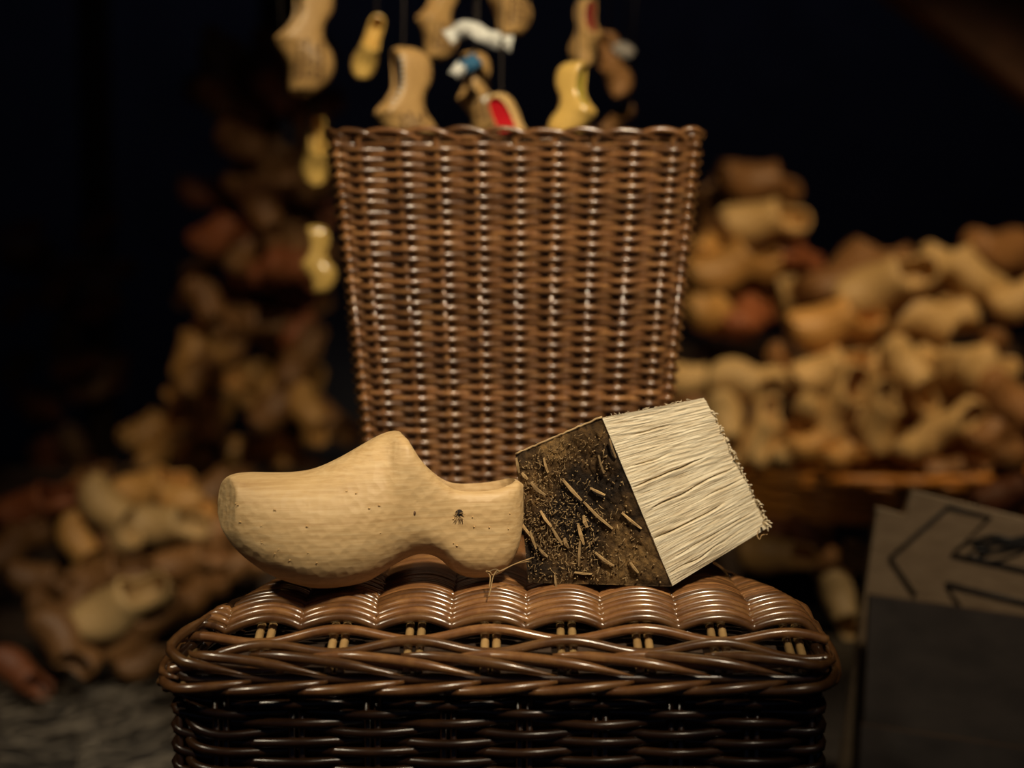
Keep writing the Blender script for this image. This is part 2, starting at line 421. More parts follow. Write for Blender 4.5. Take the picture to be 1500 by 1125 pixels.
# --- outline loop for border and skirt
def outline(yf_off=0.0, shrink=0.0, n=160):
    pts = []
    xl, xr = -.278+shrink, .2585-shrink; yf = 1.232+yf_off; rc = .026
    c = [Vector((xl+rc, yf, 0))]
    m = 10
    for i in range(1, m): c.append(Vector((xl+rc+(xr-xl-2*rc)*i/m, yf-.002*math.sin(math.pi*i/m), 0)))
    c.append(Vector((xr-rc, yf, 0)))
    c.append(Vector((xr-rc*.3, yf+rc*.3, 0))); c.append(Vector((xr, yf+rc, 0)))
    for yy in (1.33, 1.40, 1.48, 1.56): c.append(Vector((edge(yy)[1]-shrink, yy, 0)))
    c.append(Vector((.165-shrink, 1.645, 0))); c.append(Vector((.10, 1.66, 0))); c.append(Vector((0, 1.66, 0))); c.append(Vector((-.10, 1.66, 0))); c.append(Vector((-.160+shrink, 1.645, 0)))
    for yy in (1.56, 1.48, 1.40, 1.33): c.append(Vector((edge(yy)[0]+shrink, yy, 0)))
    c.append(Vector((xl, yf+rc, 0))); c.append(Vector((xl+rc*.3, yf+rc*.3, 0)))
    d = catmull(c, 12)
    # resample by arclength
    ln = [0]
    for i in range(len(d)): ln.append(ln[-1]+(d[(i+1) % len(d)]-d[i]).length)
    tot = ln[-1]; out = []; j = 0
    for i in range(n):
        s = tot*i/n
        while ln[j+1] < s: j += 1
        t = (s-ln[j])/max(ln[j+1]-ln[j], 1e-9); out.append(d[j].lerp(d[(j+1) % len(d)], t))
    return out, tot
OL, TOT = outline(n=800)
def ol(s):
    """point and outward normal at arclength s of the outline, s=0 at the front left corner"""
    f = (s/TOT % 1)*800; i = int(f); t = f-i
    p = OL[i % 800].lerp(OL[(i+1) % 800], t); tg = (OL[(i+2) % 800]-OL[(i-1) % 800]).normalized()
    return p, Vector((tg.y, -tg.x, 0))
BZ = -.052
def zrim(p):   # rim height follows the seat edge
    return BZ + (.040*min(1, max(0, (p.y-1.235)/.10)))
NB = int(round(TOT/.0615)); 
for k in range(NB):
    s0 = TOT*k/NB-.02
    front = ol(s0+.06)[0].y < 1.275 and ol(s0+.12)[0].y < 1.30 and ol(s0)[0].y < 1.30
    # upper layer: slants down to the right, from the seat top over the rim
    pts = []
    for i in range(15):
        t = i/14; p, nrm = ol(s0+.125*t); z = zrim(p)
        pts.append(p - nrm*(.016*(1-t)**1.2) + nrm*(.004*math.sin(math.pi*t)+.002) + Vector((0, 0, z+.0135-.013*t**1.4+.003*math.sin(math.pi*t))))
    V, Fc = tube_geo(pts, [.0045*min(1, .3+i*.25, max(.12, (14.4-i)/5)) for i in range(15)], 8)
    if front: ch('border_strand', V, Fc, M['wicker'])
    pts = []
    for i in range(13):
        t = i/12; p, nrm = ol(s0+.03+.095*t); z = zrim(p)
        pts.append(p + nrm*(-.001+.0085*math.sin(math.pi*t)) + Vector((0, 0, z-.0135+.0085*t)))
    V, Fc = tube_geo(pts, [.0047*max(.2, math.sin(math.pi*min(.96, .05+i/12*.92))**.55) for i in range(13)], 8); ch('border_strand', V, Fc, M['wicker'])
# under-roll of the border
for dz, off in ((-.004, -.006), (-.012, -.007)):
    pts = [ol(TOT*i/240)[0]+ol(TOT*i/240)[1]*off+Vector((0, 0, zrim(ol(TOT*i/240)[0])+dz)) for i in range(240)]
    V, Fc = tube_geo(pts, .005, 8, closed=True); ch('border_core', V, Fc, M['wicker_shaded'])
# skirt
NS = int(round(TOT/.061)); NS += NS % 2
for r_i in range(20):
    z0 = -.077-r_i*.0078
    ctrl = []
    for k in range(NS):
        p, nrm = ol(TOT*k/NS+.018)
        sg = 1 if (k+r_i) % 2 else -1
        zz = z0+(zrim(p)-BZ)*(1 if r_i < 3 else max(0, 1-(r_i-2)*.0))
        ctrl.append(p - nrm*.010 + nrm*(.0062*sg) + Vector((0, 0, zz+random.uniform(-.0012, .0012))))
    V, Fc = tube_geo(catmull(ctrl, 6), .0040, 8, closed=True); ch('skirt_strand', V, Fc, M['wicker_shaded'])
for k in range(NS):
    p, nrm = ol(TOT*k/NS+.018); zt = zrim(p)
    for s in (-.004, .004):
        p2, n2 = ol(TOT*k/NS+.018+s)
        V, Fc = tube_geo([p2-n2*.010+Vector((0, 0, zt-.012)), p2-n2*.010+Vector((0, 0, -.238))], .0033, 6); ch('skirt_stake', V, Fc, M['wicker_shaded'])
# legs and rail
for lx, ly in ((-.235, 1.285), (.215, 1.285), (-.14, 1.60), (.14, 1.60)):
    V, Fc = tube_geo([Vector((lx, ly, -.06)), Vector((lx, ly, -.24)), Vector((lx*1.02, ly, FZ))], [.017, .017, .014], 12); ch('leg', V, Fc, M['wicker_shaded'])
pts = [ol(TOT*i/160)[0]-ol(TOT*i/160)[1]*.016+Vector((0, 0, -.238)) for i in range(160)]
V, Fc = tube_geo(pts, .008, 8, closed=True); ch('lower_rail', V, Fc, M['wicker_shaded'])

# --- backrest
BX = .0035; U = .2116; DEP = .085
def bw(z): return .149+.1224*z
def bstakes(z):
    wd = bw(z); yf = 1.625+.16*z; rc = .022; out = []
    for k in range(-4, 5): out.append((Vector((BX+k*U*wd, yf+.004*(k/4)**2, z)), Vector((0, -1, 0))))
    c = math.sqrt(.5)
    out.append((Vector((BX+wd-rc+rc*c, yf+rc-rc*c, z)), Vector((c, -c, 0))))
    out.append((Vector((BX+wd, yf+DEP/2, z)), Vector((1, 0, 0))))
    out.append((Vector((BX+wd-rc+rc*c, yf+DEP-rc+rc*c, z)), Vector((c, c, 0))))
    for k in range(4, -5, -1): out.append((Vector((BX+k*U*wd, yf+DEP, z)), Vector((0, 1, 0))))
    out.append((Vector((BX-wd+rc-rc*c, yf+DEP-rc+rc*c, z)), Vector((-c, c, 0))))
    out.append((Vector((BX-wd, yf+DEP/2, z)), Vector((-1, 0, 0))))
    out.append((Vector((BX-wd+rc-rc*c, yf+rc-rc*c, z)), Vector((-c, -c, 0))))
    return out
ZT = .412; PR = .00560
nrow = int((ZT+.001)/PR)
for r_i in range(nrow):
    z0 = .002+r_i*PR
    ctrl = []
    for k, (p, nrm) in enumerate(bstakes(z0)):
        sg = 1 if (k+r_i) % 2 else -1
        ctrl.append(p+nrm*(.0054*sg)+Vector((0, 0, random.uniform(-.0006, .0006)+.0014*noise.noise(Vector((k*.9, z0*14, 2))))))
    V, Fc = tube_geo(catmull(ctrl, 6), 0.00292*random.uniform(.95, 1.06), 8, closed=True)
    ch('back_strand', V, Fc, M['wicker'])
st0, st1 = bstakes(-.04), bstakes(ZT+.004)
for (p, n_), (q, m_) in zip(st0, st1):
    V, Fc = tube_geo([p, q], .0032, 8, up=Vector((0, 1, 0))); ch('back_stake', V, Fc, M['wicker'])
# rolled top border, each strand rising over one stake and tucking behind the next but one
top = bstakes(ZT+.003); nT = len(top)
for k in range(nT):
    c = []
    hh = random.uniform(-.001, .0015)
    for j, (fr, off, dz) in enumerate(((0, -.003, -.010), (.10, .003, -.001), (.45, .0065, .0045+hh), (.85, .0065, .0050+hh), (1.25, .0055, .0012), (1.6, -.001, -.005))):
        kk = k+fr; i0 = int(kk); t = kk-i0; p = top[i0 % nT][0].lerp(top[(i0+1) % nT][0], t); nrm = top[i0 % nT][1].lerp(top[(i0+1) % nT][1], t).normalized()
        c.append(p+nrm*off+Vector((0, 0, dz)))
    V, Fc = tube_geo(catmull(c, 5, closed=False), .0033, 8); ch('top_border_strand', V, Fc, M['wicker'])
for dz, off in ((-.001, .001),):
    c = [p+nrm*off*(1 if i % 2 else -3)+Vector((0, 0, dz+.0015*math.sin(i*1.7))) for i, (p, nrm) in enumerate(top)]
    V, Fc = tube_geo(catmull(c, 6), .0034, 8, closed=True); ch('top_border_strand', V, Fc, M['wicker'])
# dark cane liner inside the back
V = []; Fc = []
for z in (-.03, ZT):
    for p, nrm in bstakes(z): V.append(p-nrm*.012)
for k in range(nT): Fc.append((k, (k+1) % nT, nT+(k+1) % nT, nT+k))
Fc.append(tuple(range(nT, 2*nT))); Fc.append(tuple(reversed(range(nT))))
ch('back_liner', V, Fc, M['darkwood'])

# ------------------------------------------------------------------ split log block
def bil(a, b, c, d, u, v):   # a=u0v0, b=u1v0, c=u1v1, d=u0v1
    return a*(1-u)*(1-v)+b*u*(1-v)+c*u*v+d*(1-u)*v
ET = P(882, 612, 1.325); EB = P(985, 861, 1.328); EB.z = max(EB.z, .001)
TL = P(756, 666, 1.362); BL = P(775, 863, 1.345); BL.z = .001
RT = P(1031, 583, 1.40); RB = P(1126, 772, 1.41)
KT = P(915, 640, 1.47); KB = P(945, 800, 1.46)
BO = Vector((.08, 1.38, 0))
V, Fc, UV = [], [], []
NU, NV = 80, 260
nrm = (RT-ET).cross(EB-ET).normalized()
if nrm.y > 0: nrm = -nrm
cracks = [(.40, .00, .75, .0034, .06), (.545, .10, 1.0, .0030, .10), (.72, .0, .72, .0034, .05), (.13, .2, .6, .0012, .02), (.86, .1, .9, .0014, .03), (.30, .0, .5, .0015, .03), (.63, .5, 1., .0014, .04), (.93, 0., .6, .0016, .02)]
for j in range(NV+1):
    v = j/NV
    for i in range(NU+1):
        u = i/NU
        uu = u*(1+.018*noise.noise(Vector((v*40, 0, 7)))+.02*noise.noise(Vector((v*9, 0, 3)))) if i == NU else u
        if v < .10: uu = u*(1+.0)
        p = bil(ET, RT, RB, EB, uu, v)
        h = .0007*noise.noise(Vector((u*1.5, v*14, 0)))+.0006*noise.noise(Vector((u*3, v*45, 1)))+.0010*noise.noise(Vector((u*6, v*110, 2)))+.0030*noise.noise(Vector((u*1.2, v*3.5, 9)))
        for (cv, u0, u1, dep, bow) in cracks:
            if u0 <= u <= u1:
                vv = cv+bow*(-(u-.5))*.5+.012*noise.noise(Vector((u*5, cv*30, 4)))
                dd = (v-vv); f = max(0, math.sin(math.pi*(u-u0)/(u1-u0)))**.5
                h -= dep*f*math.exp(-(dd/.0042)**2)*2.0
                if dd > 0: h += dep*.45*f*math.exp(-(dd/.03)**2)
        edge_f = min(1, v*40, (1-v)*40)
        V.append(p+nrm*(h*min(1, .3+u*20))*edge_f); UV.append((u, v))
W1 = NU+1
for j in range(NV):
    for i in range(NU): Fc.append((j*W1+i, (j+1)*W1+i, (j+1)*W1+i+1, j*W1+i+1))
def addquad(a, b, c, d, nu=8, nv=8, rough=.001):
    s = len(V); nn = (b-a).cross(d-a).normalized()
    for j in range(nv+1):
        for i in range(nu+1):
            u, v = i/nu, j/nv; f = math.sin(math.pi*u)*math.sin(math.pi*v)
            V.append(bil(a, b, c, d, u, v)+nn*rough*f*noise.noise(Vector((u*6, v*6, s)))*2); UV.append((u, v))
    for j in range(nv):
        for i in range(nu): Fc.append((s+j*(nu+1)+i, s+j*(nu+1)+i+1, s+(j+1)*(nu+1)+i+1, s+(j+1)*(nu+1)+i))
addquad(ET, TL, KT, RT); addquad(EB, RB, KB, BL); addquad(RT, KT, KB, RB); addquad(TL, BL, KB, KT); addquad(ET, EB, BL, TL)
block = mesh_obj('split_log', [v-BO for v in V], Fc, M['paleend'], uvs=UV); block.location = BO
tag(block, 'split wedge of firewood log with dark bark and pale fibrous face on the seat', 'log')
# bark slab
bn = (EB-ET).cross(TL-ET).normalized()
if bn.y > 0: bn = -bn
V, Fc, UV = [], [], []; NU, NV = 80, 90
for layer in (0, 1):
    for j in range(NV+1):
        v = j/NV
        for i in range(NU+1):
            u = i/NU; p = bil(TL, ET, EB, BL, u, v)
            if layer:
                h = .0030+.0022*noise.noise(Vector((u*5, v*5, 3)))+.0014*noise.noise(Vector((u*18, v*14, 5)))+.0009*noise.noise(Vector((u*50, v*50, 6)))
                if v < .02: p += (TL-BL).normalized()*.0015*noise.noise(Vector((u*16, 0, 9)))
                h *= min(1, .5+8*min(u, 1-u, v, 1-v))
            else: h = -.001
            V.append(p+bn*h)
W1 = NU+1; n1 = W1*(NV+1)
for j in range(NV):
    for i in range(NU):
        Fc.append((n1+j*W1+i, n1+(j+1)*W1+i, n1+(j+1)*W1+i+1, n1+j*W1+i+1))
for i in range(NU):
    Fc.append((i, i+1, n1+i+1, n1+i)); q = NV*W1; Fc.append((q+i+1, q+i, n1+q+i, n1+q+i+1))
for j in range(NV):
    a_, b_ = j*W1, (j+1)*W1; Fc.append((b_, a_, n1+a_, n1+b_)); a_ += NU; b_ += NU; Fc.append((a_, b_, n1+b_, n1+a_))
bark = mesh_obj('bark', [v-BO for v in V], Fc, M['bark'], block); bark['label'] = 'dark brown bark covered in chips and fibres'
def proj(p):
    q = Matrix.Rotation(-(math.pi/2-PITCH), 3, 'X') @ (p-Vector((0, 0, HCAM))); return 750+F*q.x/-q.z, 562.5-F*q.y/-q.z
def bpt(px, py):
    u = v = .5
    for it in range(12):
        x0, y0 = proj(bil(TL, ET, EB, BL, u, v)); x1, y1 = proj(bil(TL, ET, EB, BL, u+.01, v)); x2, y2 = proj(bil(TL, ET, EB, BL, u, v+.01))
        a11, a12, a21, a22 = (x1-x0)*100, (x2-x0)*100, (y1-y0)*100, (y2-y0)*100; det = a11*a22-a12*a21
        dx, dy = px-x0, py-y0; u += (dx*a22-dy*a12)/det; v += (a11*dy-a21*dx)/det
    return bil(TL, ET, EB, BL, u, v)+bn*.0042
def bpt_old(px, py):    # point on the bark plane under that pixel
    d = ray(px, py); o_ = Vector((0, 0, HCAM)); t = (TL-o_).dot(bn)/d.dot(bn); return o_+d*t+bn*.004
def chip(a, b, wdt, m=None, name='wood_chip', lift=.0015):
    a, b = bpt(*a)+bn*lift, bpt(*b)+bn*lift*random.uniform(.2, 2); t = (b-a).normalized(); s = t.cross(bn).normalized()
    mid = a.lerp(b, .5)+bn*.0012+s*wdt*random.uniform(-.4, .4)
    V, Fc = [], []
    for p, k in ((a, .55), (mid, 1), (b, .35)):
        for q in (s*wdt*k+bn*-.0009, s*wdt*k*.8+bn*.0011, -s*wdt*k+bn*.0008, -s*wdt*k*.9-bn*.0012): V.append(p+q-BO)
    for i in (0, 4):
        for k in range(4): Fc.append((i+k, i+(k+1) % 4, i+4+(k+1) % 4, i+4+k))
    Fc += [(3, 2, 1, 0), (8, 9, 10, 11)]
    return mesh_obj(name, V, Fc, m or M['chip'], block, smooth=False)
for a_, b_, w_ in (((828, 700), (856, 730), .0022), ((858, 732), (900, 772), .0018), ((751, 738), (784, 786), .0017), ((781, 704), (803, 722), .0022),
                   ((850, 765), (858, 795), .0024), ((853, 790), (851, 826), .0020), ((875, 806), (903, 825), .0017), ((914, 748), (942, 772), .0015),
                   ((795, 745), (812, 768), .0016), ((812, 770), (828, 795), .0016), ((830, 785), (836, 800), .0025), ((858, 752), (864, 770), .0025),
                   ((868, 712), (890, 722), .0014), ((800, 668), (806, 690), .0012), ((872, 790), (880, 783), .0018), ((768, 690), (776, 700), .0020),
                   ((816, 838), (820, 862), .0012), ((880, 664), (888, 690), .0010), ((926, 820), (938, 836), .0014), ((793, 800), (806, 812), .0016),
                   ((845, 835), (870, 838), .0012), ((780, 775), (790, 800), .0013), ((896, 640), (905, 668), .0009), ((760, 668), (764, 690), .0016)):
    chip(a_, b_, w_*.62)
V, Fc = [], []
for i in range(650):
    u, v = random.random(), random.random()
    if random.random() < .65: u = random.gauss(.32, .2); v = random.gauss(.62, .25)
    if not (0.02 < u < .97 and .03 < v < .97): continue
    p = bil(TL, ET, EB, BL, u, v)+bn*(.0042+random.uniform(0, .0012)); ln = random.choice((.0008, .0015, .0025, .006))*random.uniform(.6, 1.3)
    an = random.gauss(.8, .9); t = (ET-TL).normalized()*math.cos(an)-(TL-BL).normalized()*math.sin(an)
    tube_geo([p-BO, p+t*ln*.5+bn*.0012-BO, p+t*ln-BO], [random.uniform(.00012, .00045), random.uniform(.0002, .0006), .0001], 4, V=V, Fc=Fc)
for i in range(110):
    u, v = random.gauss(.35, .25), random.gauss(.55, .28)
    if not (0.03 < u < .95 and .04 < v < .95): continue
    p = bil(TL, ET, EB, BL, u, v)+bn*.0045; a_ = random.uniform(0, 6.28); c = [p-BO]
    for j in range(5):
        a_ += random.gauss(0, .7); p = p+((ET-TL).normalized()*math.cos(a_)+(TL-BL).normalized()*math.sin(a_))*.0014+bn*random.uniform(-.0006, .0008); c.append(p-BO)
    tube_geo(catmull(c, 2, False), random.uniform(.00015, .0003), 4, V=V, Fc=Fc)
for i in range(500):
    u, v = random.random()**1.3, random.random()
    if not (0.01 < u < .96 and .03 < v < .97): continue
    r_ = random.uniform(.0003, .0009); box_geo(bil(TL, ET, EB, BL, u, v)+bn*.0043-BO, r_*2, r_, r_*1.3, V, Fc, Euler((random.random()*3, random.random()*3, 0)).to_matrix())
o = mesh_obj('bark_debris', V, Fc, M['chip'], block); o['kind'] = 'stuff'
# raw edge along top of the bark
pts = [TL.lerp(ET, i/30)+bn*.0005+Vector((0, 0, .0008+.0012*noise.noise(Vector((i*.8, 2, 0))))) for i in range(31)]
V, Fc = tube_geo([p-BO for p in pts], .0011, 6); o = mesh_obj('bark_rim', V, Fc, M['barkedge'], block); o['label'] = 'pale broken rim of the bark'
# frayed far edge
V, Fc = [], []
for i in range(230):
    v = random.uniform(.1, 1); p = RT.lerp(RB, v)+nrm*random.uniform(-.004, .003)
    o_ = (RT-ET).normalized()*random.uniform(-.001, .0035)+Vector((random.uniform(-1, 1), random.uniform(-1, 1), random.uniform(-1.2, .6)))*.0022
    tube_geo([p-BO, p+o_*.6-BO, p+o_+Vector((0, 0, -.001))-BO], [random.uniform(.0005, .0014), .0006, .00025], 5, V=V, Fc=Fc)
for i in range(9):
    p = P(1118, 766, 1.40); q = P(1128+random.uniform(-4, 6), 768+random.uniform(-6, 10), 1.39)
    tube_geo([p-BO, p.lerp(q, .6)+Vector((0, 0, .001))-BO, q-BO], [.0013, .0009, .0006], 5, V=V, Fc=Fc)
for i in range(40):
    u = random.random(); p = ET.lerp(RT, u); q = p+(RT-ET).normalized()*random.uniform(-.006, .006)+Vector((0, 0, random.uniform(0, .0022)))
    tube_geo([p-BO, q-BO], .00022, 4, V=V, Fc=Fc)
o = mesh_obj('frayed_fibres', V, Fc, M['paleend'], block); o['kind'] = 'stuff'
pts = [P(x, y, d) for x, y, d in ((1112, 776, 1.40), (1109, 784, 1.40), (1113, 790, 1.398), (1116, 784, 1.397), (1124, 783, 1.396))]
V, Fc = tube_geo([p-BO for p in catmull(pts, 5, False)], .0005, 5); mesh_obj('fibre', V, Fc, M['chip'], block)
# loose fibres between clog and log
for pl in ([(778, 818, 1.335), (760, 824, 1.325), (738, 834, 1.315), (722, 842, 1.312), (718, 838, 1.31), (712, 837, 1.31), (718, 844, 1.31), (717, 860, 1.30)],
           [(776, 822, 1.335), (755, 826, 1.322), (735, 836, 1.312), (728, 836, 1.312), (722, 846, 1.31), (719, 862, 1.30), (716, 874, 1.295)],
           [(722, 842, 1.312), (730, 838, 1.312), (726, 834, 1.312), (714, 838, 1.31)]):
    pts = catmull([P(*q) for q in pl], 5, False)
    V, Fc = tube_geo([p-BO for p in pts], .00055, 5); mesh_obj('fibre', V, Fc, M['chip'], block)

# ------------------------------------------------------------------ clogs of the shop
small = clog_mesh('clog', 26, 24)
small.transform(Matrix.Translation((-.5, 0, -.2))); small.materials.append(M['clog_pale'])
souvenir = clog_mesh('souvenir_clog', 44, 40)
def sx(x): return x*.45/.58 if x < .58 else .45+(x-.58)*.55/.42
for v in souvenir.vertices: v.co.x = sx(v.co.x)
souvenir.transform(Matrix.Translation((-.5, 0, -.2))); souvenir.materials.append(M['clog_pale'])
def put(px, py, y, lpx, ang=0, yaw=0, roll=0, mat='clog_pale', me=None, name='clog', flip=False, sy=1.25):
    """a clog whose length shows as lpx pixels at that distance; toe left, ang turns it in the picture plane, yaw about its height, roll about its length"""
    ln = lpx*y/F
    o = bpy.data.objects.new(name, me or small); col.objects.link(o)
    o.location = P(px, py, y)
    m = Matrix.Rotation(R(ang), 3, 'Y') @ Matrix.Rotation(R(180 if flip else 0), 3, 'Z') @ Matrix.Rotation(R(yaw), 3, 'Z') @ Matrix.Rotation(R(roll), 3, 'X')
    o.rotation_euler = m.to_euler(); o.scale = (ln, ln*sy, ln)
    o.material_slots[0].link = 'OBJECT'; o.material_slots[0].material = M[mat]
    return o
GR = 'clogs on the two tiers right of the chair back'
# upper tier: ones that can be told apart
def one(label, *a, **k):
    return tag(put(*a, **k), label, 'clog')
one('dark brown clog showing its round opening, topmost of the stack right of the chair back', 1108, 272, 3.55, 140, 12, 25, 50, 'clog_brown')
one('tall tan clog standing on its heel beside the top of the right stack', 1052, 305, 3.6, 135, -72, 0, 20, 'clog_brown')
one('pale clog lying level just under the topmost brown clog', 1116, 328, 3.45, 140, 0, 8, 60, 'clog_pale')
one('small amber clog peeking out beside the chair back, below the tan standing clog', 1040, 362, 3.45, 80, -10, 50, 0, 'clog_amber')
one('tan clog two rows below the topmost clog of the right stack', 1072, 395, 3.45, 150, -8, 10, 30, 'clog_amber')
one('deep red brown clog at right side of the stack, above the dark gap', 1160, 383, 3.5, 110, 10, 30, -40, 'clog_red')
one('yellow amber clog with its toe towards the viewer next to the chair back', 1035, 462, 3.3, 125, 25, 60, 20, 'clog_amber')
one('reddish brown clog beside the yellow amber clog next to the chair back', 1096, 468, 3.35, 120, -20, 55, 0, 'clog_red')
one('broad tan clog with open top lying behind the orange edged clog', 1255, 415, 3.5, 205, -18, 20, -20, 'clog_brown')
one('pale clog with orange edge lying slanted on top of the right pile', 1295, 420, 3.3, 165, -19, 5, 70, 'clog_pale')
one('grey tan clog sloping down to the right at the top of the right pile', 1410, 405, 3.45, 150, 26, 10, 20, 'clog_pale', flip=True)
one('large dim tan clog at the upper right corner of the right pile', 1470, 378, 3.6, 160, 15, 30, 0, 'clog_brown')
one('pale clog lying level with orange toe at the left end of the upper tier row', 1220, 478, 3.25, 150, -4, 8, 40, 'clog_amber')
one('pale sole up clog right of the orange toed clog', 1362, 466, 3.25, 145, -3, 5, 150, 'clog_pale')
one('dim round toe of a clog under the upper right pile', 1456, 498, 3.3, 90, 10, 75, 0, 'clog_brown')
one('clog cut by the right edge of the picture on the upper tier', 1500, 440, 3.3, 120, -10, 10, 40, 'clog_pale')
# lower tier heap in the tray
low = [(1092, 556, 3.05, 125, 4, 5, 120, 'clog_pale', 'brightest cream clog at the left of the tray heap'),
       (1010, 560, 3.15, 110, 20, 20, 40, 'clog_pale', 'clog tucked between the chair back and the brightest cream clog'), (1180, 600, 3.0, 90, 10, 80, 10, 'clog_pale', 'round toe pointing at the viewer in the tray heap'),
       (1232, 592, 3.0, 130, -66, 0, 100, 'clog_pale', 'clog leaning almost upright left of centre in the tray heap'),
       (1287, 612, 2.98, 120, -82, 10, 110, 'clog_pale', 'palest upright clog in the middle of the tray heap'),
       (1330, 550, 3.1, 130, 60, 0, 70, 'clog_pale', 'clog arching over the upright pale clog in the tray heap'),
       (1390, 625, 3.0, 120, -35, 0, 100, 'clog_pale', 'tan clog slanting up to the right near the right end of the tray'),
       (1445, 560, 3.1, 140, 30, 10, 60, 'clog_pale', 'broad tan clog sloping down at the right end of the tray heap'), (1064, 625, 3.0, 115, 78, 0, 100, 'clog_pale', 'upright clog just behind the far corner of the split log'), (1118, 632, 3.0, 110, -80, 10, 110, 'clog_pale', 'upright clog under the brightest cream clog, left part of the tray'),
       (1215, 545, 3.2, 130, -12, 10, 50, 'clog_pale', 'clog lying along the top left of the tray heap'), (1290, 540, 3.2, 120, 15, 10, 40, 'clog_pale', 'clog lying on the top middle of the tray heap'), (1155, 545, 3.2, 110, 50, 20, 60, 'clog_brown', 'darker brown clog right of the brightest cream clog'),
       (1430, 538, 3.25, 130, 8, 10, 30, 'clog_pale', 'clog lying on the top right of the tray heap'), (1480, 600, 3.05, 150, 50, 10, 60, 'clog_brown', 'dark brown clog at the right frame edge of the tray heap'), (1190, 655, 2.98, 90, 5, 20, 20, 'clog_amber', 'amber clog just inside the tray rim, left of the middle'),
       (1235, 668, 2.96, 80, -5, 30, 20, 'clog_amber', 'amber clog on the tray rim below the left leaning clog'), (1350, 600, 3.15, 90, 80, 20, 60, 'clog_brown', 'dark brown upright clog in the gap right of the palest upright clog'), (1335, 658, 2.98, 90, 0, 40, 0, 'clog_pale', 'small pale clog on the tray rim right of the middle'), (1450, 640, 3.0, 100, -10, 30, 20, 'clog_brown', 'brown clog on the rising right end of the tray rim'),
       (1150, 668, 2.98, 80, 0, 60, 0, 'clog_pale', 'small pale clog resting on the left end of the tray rim'), (1400, 560, 3.15, 110, 70, 0, 90, 'clog_pale', 'steep clog beside the arching clog, right of it'), (1372, 545, 3.2, 110, 40, 20, 60, 'clog_pale', 'clog crossing behind the top of the arching clog')]
for (px, py, y, l, an, yw, ro, mt, lab) in low:
    o = put(px, py, y, l, an, yw, ro, mt)
    if lab: tag(o, lab, 'clog', 'clogs heaped in the wicker tray')
    else: tag(o, 'tan or brown clog filling gaps in the heap in the wicker tray', 'clog', 'gap filling clogs in the tray heap')
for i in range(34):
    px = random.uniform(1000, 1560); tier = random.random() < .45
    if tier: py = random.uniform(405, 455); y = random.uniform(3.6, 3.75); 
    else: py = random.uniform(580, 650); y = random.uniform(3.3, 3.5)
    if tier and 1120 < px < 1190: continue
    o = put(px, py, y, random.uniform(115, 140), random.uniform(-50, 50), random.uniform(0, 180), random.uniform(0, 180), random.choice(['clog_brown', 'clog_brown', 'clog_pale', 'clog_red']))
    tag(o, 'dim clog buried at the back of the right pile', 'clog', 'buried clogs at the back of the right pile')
# wicker tray
tray = empty('wicker_tray', (.76, 3.42, -.20)); tag(tray, 'orange brown oval wicker tray holding the right heap of clogs', 'tray')
TC = Vector((.76, 3.42, -.20))
for r_i in range(7):
    z = .004+r_i*.0125
    c = [Vector(((.44+.01*r_i*.6)*math.cos(2*math.pi*k/44), (.47+.006*r_i)*math.sin(2*math.pi*k/44), z+.045*max(0, math.cos(2*math.pi*k/44))**2))*1.0 +
         Vector((math.cos(2*math.pi*k/44), math.sin(2*math.pi*k/44), 0))*(.006*(1 if (k+r_i) % 2 else -1)) for k in range(44)]
    V, Fc = tube_geo(catmull(c, 4), .007 if r_i < 6 else .010, 7, closed=True); mesh_obj('tray_strand', V, Fc, M['tray'], tray)
V = [Vector((.44*math.cos(2*math.pi*k/40), .47*math.sin(2*math.pi*k/40), z)) for z in (-.008, .004) for k in range(40)]
Fc = [tuple(reversed(range(40))), tuple(range(40, 80))]+[(k, (k+1) % 40, 40+(k+1) % 40, 40+k) for k in range(40)]
mesh_obj('tray_base', V, Fc, M['tray'], tray, smooth=False)
# table below and upper shelf
def table(name, label, c, sx, sy, top, th=.03, leg=.04):
    e = empty(name, (c[0], c[1], FZ)); tag(e, label, 'table')
    V, Fc = box_geo((0, 0, top-FZ-th/2), sx, sy, th); bevel(mesh_obj('table_top', V, Fc, M['darkwood'], e, False), .004, 1)
    for a_ in (-1, 1):
        for b_ in (-1, 1):
            V, Fc = box_geo((a_*(sx/2-leg), b_*(sy/2-leg), (top-th-FZ)/2), leg, leg, top-th-FZ); mesh_obj('leg', V, Fc, M['darkwood'], e, False)
    return e
table('low_table', 'low dark wooden table under the orange wicker tray', (.80, 3.46), .80, .70, -.208)
table('display_table', 'tall dark wooden table behind the tray carrying the upper tier of clogs', (.98, 4.02), 1.4, .50, .09)
# clogs beneath and before the tray
one('honey coloured clog lying just behind the right end of the split log', 1135, 812, 2.45, 125, 6, 12, 80, 'clog_amber')
one('orange brown clog above the honey coloured clog behind the log', 1170, 785, 2.6, 120, 14, 20, 60, 'clog_red', flip=True)
one('pale toe of a clog standing between the chair corner and the plywood board', 1232, 885, 2.3, 110, 70, 0, 100, 'clog_pale')
one('orange brown clog poking out above the right end of the plywood board', 1478, 728, 2.7, 130, -12, 15, 60, 'clog_red')
one('tan clog half hidden beside the left edge of the plywood board', 1262, 822, 2.6, 100, 30, 30, 60, 'clog_brown')
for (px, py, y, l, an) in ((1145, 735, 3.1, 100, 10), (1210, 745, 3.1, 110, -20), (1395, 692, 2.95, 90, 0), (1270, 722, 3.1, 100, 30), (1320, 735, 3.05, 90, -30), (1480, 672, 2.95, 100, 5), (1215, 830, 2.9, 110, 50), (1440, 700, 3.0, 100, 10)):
    tag(put(px, py, y, l, an, random.uniform(0, 90), random.uniform(0, 120), 'clog_brown'), 'dim brown clog in the dark gap below the wicker tray', 'clog', 'dim clogs below the wicker tray')
